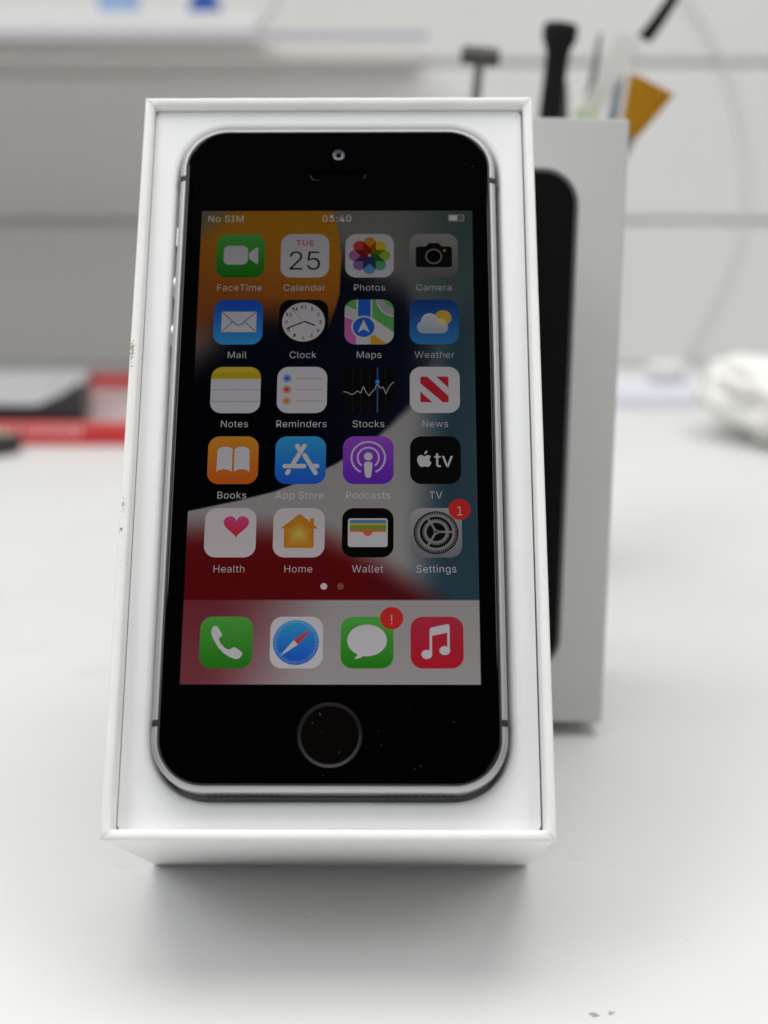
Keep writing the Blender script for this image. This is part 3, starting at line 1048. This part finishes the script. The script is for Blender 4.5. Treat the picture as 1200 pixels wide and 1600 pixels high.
m.loft([rr(x0, x1, y0, y1, R_, .0, 12), rr(x0 + .06, x1 - .06, y0 + .06, y1 - .06, R_, .10, 12), rr(x0 + .9, x1 - .9, y0 + .9, y1 - .9, R_ - .9, .12, 12)], 1)
m.loft([rr(x0 + .9, x1 - .9, y0 + .9, y1 - .9, R_ - .9, .12, 12), rr(x0 + 1.0, x1 - 1.0, y0 + 1.0, y1 - 1.0, R_ - 1.0, .135, 12)], 0, False, True)
shift(m, LOFF).build('printed_phone', [M['print'], M['print_edge']], lid, smooth=30)

# ------------------------------------------------------------------ tool cup and tools behind the lid
M['cup'] = mat('cup_plastic', (.62, .62, .60), .4)
M['black'] = mat('black_plastic', (.006, .006, .006), .5, spec=.2, bump=.1)
M['blackrub'] = mat('black_rubber', (.008, .008, .008), .7, spec=.2)
M['steel'] = mat('grey_steel', (.28, .28, .28), .35, metal=.8)
M['clear'] = mat('milky_plastic', (.72, .72, .69), .3)
M['tweezer'] = mat('brushed_steel', (.22, .225, .23), .45, metal=.5)
M['bluegrey'] = mat('blue_grey_metal', (.19, .23, .29), .35, metal=.5)
M['bristle'] = mat('brush_bristle', (.52, .24, .012), .8, spec=.1, var=.35, vscale=900)
M['darkgrey'] = mat('dark_grey_plastic', (.085, .08, .075), .5)
M['green'] = mat('pale_green_plastic', (.55, .64, .42), .4)
CUPC = Vector((.036, .470, 0))
cup = empty('tool_cup', Matrix.Translation(CUPC))
tag(cup, 'pale grey plastic cup holding small repair tools behind the box lid', 'cup')
m = MB()
m.loft([circ(0, 0, 27, 0, 48), circ(0, 0, 28, 1.0, 48), circ(0, 0, 30, 96, 48), circ(0, 0, 29.2, 97, 48), circ(0, 0, 28.2, 96, 48), circ(0, 0, 26.5, 4, 48)], 0, True, True)
m.build('cup_wall', M['cup'], cup, smooth=40)


def stick(name, label, cat, p_top, p_foot, build, group='repair tools standing in the cup'):
    """a tool whose local z runs from the foot in the cup to its visible end (metres)"""
    a, b = Vector(p_foot), Vector(p_top)
    d = (b - a)
    L = d.length
    dz = d.normalized()
    dx = (Vector((1, 0, 0)) - dz * dz.x).normalized()
    dy = dz.cross(dx)
    q = Matrix((dx, dy, dz)).transposed().to_4x4()
    o = empty(name, Matrix.Translation(a) @ q)
    tag(o, label, cat, group)
    build(o, L / MM)
    return o


def foot(dx, dy):
    return CUPC + Vector((dx, dy, 4.5)) * MM + Vector((0, 0, 0))


def handle_round(o, L):
    m = MB()
    m.loft([circ(0, 0, r_, z, 24) for r_, z in ((1.2, 0), (1.2, L - 95), (3.5, L - 92), (4.0, L - 60), (3.7, L - 30), (3.6, L - 16), (3.7, L - 9.4))], 0, True, True)
    m.build('tool_handle', M['black'], o, smooth=30)
    m = MB()
    m.loft([circ(0, 0, r_, z, 28) for r_, z in ((3.7, L - 9.4), (4.2, L - 7.4), (5.2, L - 5.4), (5.5, L - 4), (5.5, L - 1.6), (5.0, L - .4), (3.8, L))], 0, True, True)
    m.build('swivel_cap', M['blackrub'], o, smooth=30)


stick('screwdriver', 'black round screwdriver with a wide swivel cap standing in the tool cup', 'screwdriver', px(877, 36, .475), foot(2, -6), handle_round)


def tee(o, L):
    m = MB()
    m.loft([circ(0, 0, r_, z, 20) for r_, z in ((1.6, 0), (1.6, L - 7), (1.9, L - 6))], 0, True, True)
    m.build('tool_shank', M['steel'], o, smooth=30)
    m = MB()
    m.loft([[(x, r_ * math.cos(2 * math.pi * k / 18), L - 3.2 + r_ * math.sin(2 * math.pi * k / 18)) for k in range(18)] for x, r_ in ((-6.2, 2.2), (-5.9, 3.0), (-2, 3.2), (2, 3.2), (5.9, 3.0), (6.2, 2.2))], 0, True, True)
    m.build('tool_head', M['darkgrey'], o, smooth=30)


stick('tee_handle_driver', 'grey tee shaped driver, shortest of the tools over the box edge', 'tool', px(752, 72, .485), foot(-20, 6), tee)


def flatblade(c, w0, w1, th, tip=.6, back=None):
    def f(o, L):
        m = MB()
        rings = []
        for z, w_ in ((0, w0), (L * .55, w0), (L * .8, (w0 + w1) / 2), (L - 3, w1), (L, w1 * tip)):
            rings.append([(-w_ / 2, -th / 2, z), (w_ / 2, -th / 2, z), (w_ / 2, th / 2, z), (-w_ / 2, th / 2, z)])
        m.loft(rings, 0, True, True)
        m.build('tool_blade', c, o, bevel=.25)
    return f


stick('tweezers', 'thin pointed steel tweezers beside the black screwdriver', 'tweezers', px(938, 52, .50), foot(10, 10), flatblade(M['tweezer'], 5.5, 1.6, 1.4))
stick('opening_pick', 'dark grey flat pick leaning against the black screwdriver', 'tool', px(878, 122, .49), foot(26, 0), flatblade(M['darkgrey'], 5, 3.6, 1.5))
stick('blue_grey_probe', 'blue grey probe between the pale spudger and the brush', 'tool', px(972, 108, .505), foot(16, 16), flatblade(M['bluegrey'], 4.2, 2.6, 1.6))
stick('marker_pen', 'pale green stub of a marker barely over the lid edge', 'pen', px(918, 170, .47), foot(13, -12), flatblade(M['green'], 6, 6, 6, 1))


def spudger(o, L):
    m = MB()
    m.loft([[(-a, -b, z), (a, -b, z), (a, b, z), (-a, b, z)] for a, b, z in ((2.2, 1.5, 0), (2.6, 1.5, L * .6), (3.2, 1.4, L - 34), (4.6, 1.0, L - 20), (4.6, .8, L - 16))], 0, True, True)
    m.build('spudger_handle', M['clear'], o, bevel=.4)
    m = MB()
    n_ = 9
    rings = []
    for q in range(n_):
        t_ = q / (n_ - 1)
        cx = 4.5 + 2.2 * math.sin(t_ * 1.6)
        rings.append([(cx - 2.4 * (1 - .3 * t_), -.9, L - 15 + 20 * t_), (cx + 2.4 * (1 - .3 * t_), -.9, L - 15 + 20 * t_), (cx + 2.4 * (1 - .3 * t_), .9, L - 15 + 20 * t_), (cx - 2.4 * (1 - .3 * t_), .9, L - 15 + 20 * t_)])
    m.loft(rings, 0, True, True)
    m.build('spudger_tip', M['black'], o, bevel=.3)


stick('spudger', 'milky plastic spudger with a black curved tip leaning right', 'spudger', px(1022, -14, .50), foot(-20, 12) + Vector((0, 0, .045)), spudger)


def brush(o, L):
    m = MB()
    m.loft([circ(0, 0, r_, z, 16) for r_, z in ((2, 0), (2.4, L - 70), (2.0, L - 44), (2.0, L - 30))], 0, True, True)
    m.build('brush_handle', M['clear'], o, smooth=30)
    m = MB()
    m.loft([rr(-a, a, -b, b, min(a, b) * .9, z, 5) for a, b, z in ((2.1, 2.1, L - 31), (2.6, 2.3, L - 26), (2.6, 2.3, L - 17))], 0, True, True)
    m.build('ferrule', M['tweezer'], o, smooth=30)
    m = MB()
    nn_ = 30
    rings = []
    for t_ in (0, .25, .5, .75, .93, 1.0):
        ring = []
        hw, hd = 2.6 + 5.2 * t_ ** .9, 2.2 + .3 * t_
        for k in range(nn_):
            a = 2 * math.pi * k / nn_
            jit = random.uniform(-.9, .3) if t_ == 1.0 else 0
            ring.append((hw * math.copysign(abs(math.cos(a)) ** .6, math.cos(a)), hd * math.sin(a), L - 17.5 + 17.5 * t_ + jit))
        rings.append(ring)
    m.loft(rings, 0, False, True)
    m.build('bristles', M['bristle'], o)


brush_o = stick('flat_brush', 'flat brush with amber brown bristles leaning out to the right of the lid', 'brush', px(1019, 131, .47), CUPC + Vector((-8, -4, 30)) * MM, brush)

# ------------------------------------------------------------------ wall things
M['cable'] = mat('cable_white', (.78, .78, .78), .45)
m = MB()
cp = [(1050, -60), (1078, 0), (1108, 48), (1137, 110), (1157, 190), (1166, 260), (1163, 330), (1146, 400), (1117, 465), (1087, 525), (1062, 572)]
dense = []
P3 = [px(x, y, (WALL_Y - 2.5) * MM) for x, y in cp]
for a in range(len(P3) - 1):
    p0, p1, p2, p3 = P3[max(a - 1, 0)], P3[a], P3[a + 1], P3[min(a + 2, len(P3) - 1)]
    for q in range(6):
        t_ = q / 6
        dense.append(.5 * ((2 * p1) + (p2 - p0) * t_ + (2 * p0 - 5 * p1 + 4 * p2 - p3) * t_ ** 2 + (3 * p1 - p0 - 3 * p2 + p3) * t_ ** 3))
m.tube([p / MM for p in dense], 1.5, 12)
tag(m.build('cable', M['cable'], smooth=40), 'thin white cable hanging in a curve against the right of the slatted wall', 'cable')

# white trunking at the foot of the wall
M['trunk'] = mat('trunking_white', (.76, .78, .86), .35)
m = MB()
yf, yb, zt = 788.0, 900.0, 8.0
yf = px_on(1000, 637).y / MM
m.box((20, yf, 0.2), (420, yf + 62, 7.5))
tag(m.build('trunking_strip', M['trunk'], bevel=1.2), 'flat bluish white trunking strip lying along the back of the table at right', 'trunking')
m = MB()
pc = px_on(1047, 600, 7.6 * MM) / MM
m.loft([circ(pc.x, pc.y + 12, r_, z, 40) for r_, z in ((8, 7.6), (9, 8.6), (12.5, 13), (13, 15.5), (12, 18), (8, 19))], 0, True, True)
M['puck'] = mat('puck_white', (.78, .775, .76), .4)
tag(m.build('cable_puck', M['puck'], smooth=40), 'small round white puck resting on the trunking strip at the foot of the cable', 'puck')

# crumpled cream cloth
M['cloth'] = mat('cream_cloth', (.90, .895, .85), .9, bump=.3, bscale=260)
bm = bmesh.new()
bmesh.ops.create_icosphere(bm, subdivisions=5, radius=1)
from mathutils import noise as mnoise
ca = px_on(1312, 712) / MM
for v in bm.verts:
    d = v.co.normalized()
    n1 = mnoise.noise(d * 1.6 + Vector((3, 1, 7)))
    n2 = 1 - abs(mnoise.noise(d * 1.7 + Vector((8, 4, 2)))) * 2
    n3 = mnoise.noise(d * 7 + Vector((1, 9, 5)))
    n4 = 1 - 2 * abs(mnoise.noise(d * 3.3 + Vector((5, 2, 11))))
    r_ = 1 + .24 * n1 + .08 * n2 + .13 * n4 + .03 * n3
    z_ = d.z * r_
    lean = -16 * max(z_ + .3, 0)
    v.co = Vector((ca.x + (d.x * r_) * 42 + lean, ca.y + 46 + (d.y * r_) * 46, max(17.5 + z_ * 19, .4 + .2 * n3)))
me = bpy.data.meshes.new('cloth')
bm.to_mesh(me)
bm.free()
for v in me.vertices: v.co *= MM
me.polygons.foreach_set('use_smooth', [True] * len(me.polygons))
me.materials.append(M['cloth'])
o = bpy.data.objects.new('crumpled_cloth', me)
COL.objects.link(o)
tag(o, 'crumpled cream cloth lying on the table at the right edge', 'cloth')

# ------------------------------------------------------------------ shelf on the left of the wall and what stands on it
M['shelf'] = mat('shelf_white', (.84, .83, .82), .35)
_t = M['shelf'].node_tree
_tr = _t.nodes.new('ShaderNodeBsdfTranslucent')
_tr.inputs[0].default_value = (.86, .85, .84, 1)
_mx = _t.nodes.new('ShaderNodeMixShader')
_mx.inputs[0].default_value = .55
_t.links.new(_t.nodes['Principled BSDF'].outputs[0], _mx.inputs[1])
_t.links.new(_tr.outputs[0], _mx.inputs[2])
_t.links.new(_mx.outputs[0], _t.nodes['Material Output'].inputs[0])
M['shelf_edge'] = mat('shelf_edge_lilac', (.46, .46, .54), .4)
zsh = 196.0
p = px(668, 55, .78) / MM
m = MB()
SY0 = 780.0
m.box((-760, SY0 + 1.5, p.z - 1.4), (p.x, WALL_Y - .2, p.z + 1.6), 0)
m.box((-760, SY0, p.z - 1.6), (p.x + .2, SY0 + 1.5, p.z + 1.8), 1)
m.box((-760, WALL_Y - 3, p.z - 13), (p.x - .4, WALL_Y - .25, p.z - 1.42), 0)
shelf = m.build('wall_shelf', [M['shelf'], M['shelf_edge']])
tag(shelf, 'thin white shelf with a lilac front edge fixed to the wall at upper left', 'shelf')
M['carton'] = mat('carton_white', (.86, .86, .85), .4)
M['blue_d'] = mat('print_blue', (.025, .09, .38), .4)
M['blue_l'] = mat('print_pale_blue', (.30, .43, .68), .4)
zs_ = p.z + 1.9
m = MB()
xr = (px(402, 40, .80) / MM).x
m.box((-640, 796, zs_), (xr, 915, zs_ + 11.0))
tag(m.build('white_carton', M['carton'], bevel=1), 'long flat white carton lying on the wall shelf', 'carton')
m = MB()
a, b = px(153, 12, .83) / MM, px(202, 12, .83) / MM
m.box((a.x, 830, zs_ + 11.2), (b.x, 868, zs_ + 31))
tag(m.build('pale_blue_box', M['blue_l'], bevel=1), 'small pale blue box on top of the white carton', 'box')
a, b = px(288, 12, .83) / MM, px(348, 12, .83) / MM
m = MB()
m.add([(a.x, 828, zs_ + 11.2), (b.x, 828, zs_ + 11.2), (b.x - 4, 828, zs_ + 19), (a.x + 11, 828, zs_ + 36), (a.x + 5, 828, zs_ + 22),
       (a.x, 866, zs_ + 11.2), (b.x, 866, zs_ + 11.2), (b.x - 4, 866, zs_ + 19), (a.x + 11, 866, zs_ + 36), (a.x + 5, 866, zs_ + 22)],
      [[0, 1, 2, 3, 4], [9, 8, 7, 6, 5], [0, 5, 6, 1], [1, 6, 7, 2], [2, 7, 8, 3], [3, 8, 9, 4], [4, 9, 5, 0]])
tag(m.build('dark_blue_stand', M['blue_d'], bevel=.8), 'dark blue wedge shaped holder on top of the white carton', 'holder')
m = MB()
cp = [(436, -20), (432, 10), (418, 30), (400, 46)]
m.tube([px(x, y, .792) / MM for x, y in cp[:-1]] + [px(398, 50, .7935) / MM], .8, 8)
tag(m.build('shelf_wire', mat('wire_grey', (.42, .42, .42), .5), smooth=40), 'thin grey wire looping down at the right end of the white carton', 'wire')

# ------------------------------------------------------------------ red tray and dark stand at the left
M['red'] = mat('red_plastic', (.72, .034, .036), .32, var=.25, vscale=60)
M['redliner'] = mat('tray_liner', (.55, .43, .43), .4)
M['print_sheen'] = mat('lettering_sheen', (.85, .62, .64), .5)
yf = px_on(100, 697).y / MM
xl, xr = -330.0, -95.0
H_ = 11.0
YB2 = yf + 165
tray_o = empty('red_tray', Matrix.Translation((-.22, yf * MM, 0)))
tag(tray_o, 'shallow red plastic tray with a pale liner on the left of the table', 'tray')
to = Vector((-220, yf, 0))
m = MB()
m.loft([rr(xl + i_, xr - i_, yf + i_, YB2 - i_, 8, z, 6) for i_, z in ((1, .2), (0, 1.2), (0, H_ - 1), (1, H_), (5, H_), (6, H_ - 1), (7, 4))], 0)
shift(m, to).build('tray_rim', M['red'], tray_o, smooth=35)
m = MB()
m.loft([rr(xl + 2, xr - 2, yf + 2, YB2 - 2, 7, .3, 6), rr(xl + 2, xr - 2, yf + 2, YB2 - 2, 7, 4.2, 6)], 0, True, True)
shift(m, to).build('tray_liner', M['redliner'], tray_o)
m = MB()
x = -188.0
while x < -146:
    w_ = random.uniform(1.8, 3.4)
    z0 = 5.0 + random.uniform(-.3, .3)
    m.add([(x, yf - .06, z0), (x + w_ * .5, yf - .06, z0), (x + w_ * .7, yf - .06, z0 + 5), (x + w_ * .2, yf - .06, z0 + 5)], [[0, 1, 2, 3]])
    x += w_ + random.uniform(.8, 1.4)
shift(m, to).build('rim_print_sheen', M['print_sheen'], tray_o)  # lettering strokes that also paint the pinkish sheen on the rim

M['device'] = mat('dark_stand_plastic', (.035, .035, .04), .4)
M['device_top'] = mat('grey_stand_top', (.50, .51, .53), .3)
m = MB()
Yn = yf * MM + .012
zb = 4.4
fr = [px(x, y, Yn) / MM for x, y in ((-150, 630), (58, 633), (92, 618), (124, 598), (130, 603), (131, 651), (-150, 651))]
bk = [Vector((q.x * (1.0 + .085) - 2, q.y + 92, 22.5)) for q in fr[:5]] + [Vector((fr[5].x * 1.085 - 2, fr[5].y + 92, zb)), Vector((fr[6].x * 1.085, fr[6].y + 92, zb))]
fr[5].z = fr[6].z = zb
nf_ = len(fr)
m.add(fr + bk, [list(range(nf_))[::-1], list(range(nf_, 2 * nf_))] + [[4, 5, nf_ + 5, nf_ + 4], [5, 6, nf_ + 6, nf_ + 5], [6, 0, nf_, nf_ + 6]], 0)
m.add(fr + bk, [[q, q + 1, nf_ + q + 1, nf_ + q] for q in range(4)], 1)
tag(m.build('dark_stand', [M['device'], M['device_top']]), 'dark grey wedge shaped stand with a lighter top lying in the red tray', 'stand')

M['pen'] = mat('pen_black', (.012, .012, .010), .4)
M['pen_tip'] = mat('pen_tip_cream', (.6, .52, .4), .4)
pa = px_on(-70, 716) ; pb = px_on(34, 708)
pen = empty('black_pen', Matrix.Translation((pa + pb) / 2))
tag(pen, 'black rounded pen end at the left edge in front of the red tray', 'pen')
oo = (pa + pb) / 2
m = MB()
za = Vector((0, 0, .0052))
m.tube([(pa - oo + za) / MM, (pa.lerp(pb, .5) - oo + za) / MM, (pa.lerp(pb, .85) - oo + za) / MM, (pb - oo + za) / MM], [5, 5, 4.6, 3.2], 20)
m.build('pen_barrel', M['pen'], pen, smooth=40)
m = MB()
q0 = pa.lerp(pb, .72) - oo + Vector((0, 0, .0105))
m.loft([[(q0.x / MM + 4 * math.cos(2 * math.pi * k / 16), q0.y / MM + 2 * math.sin(2 * math.pi * k / 16), q0.z / MM - .8 + z) for k in range(16)] for z in (0, 1.4)], 0, True, True)
m.build('pen_clip', M['pen_tip'], pen)
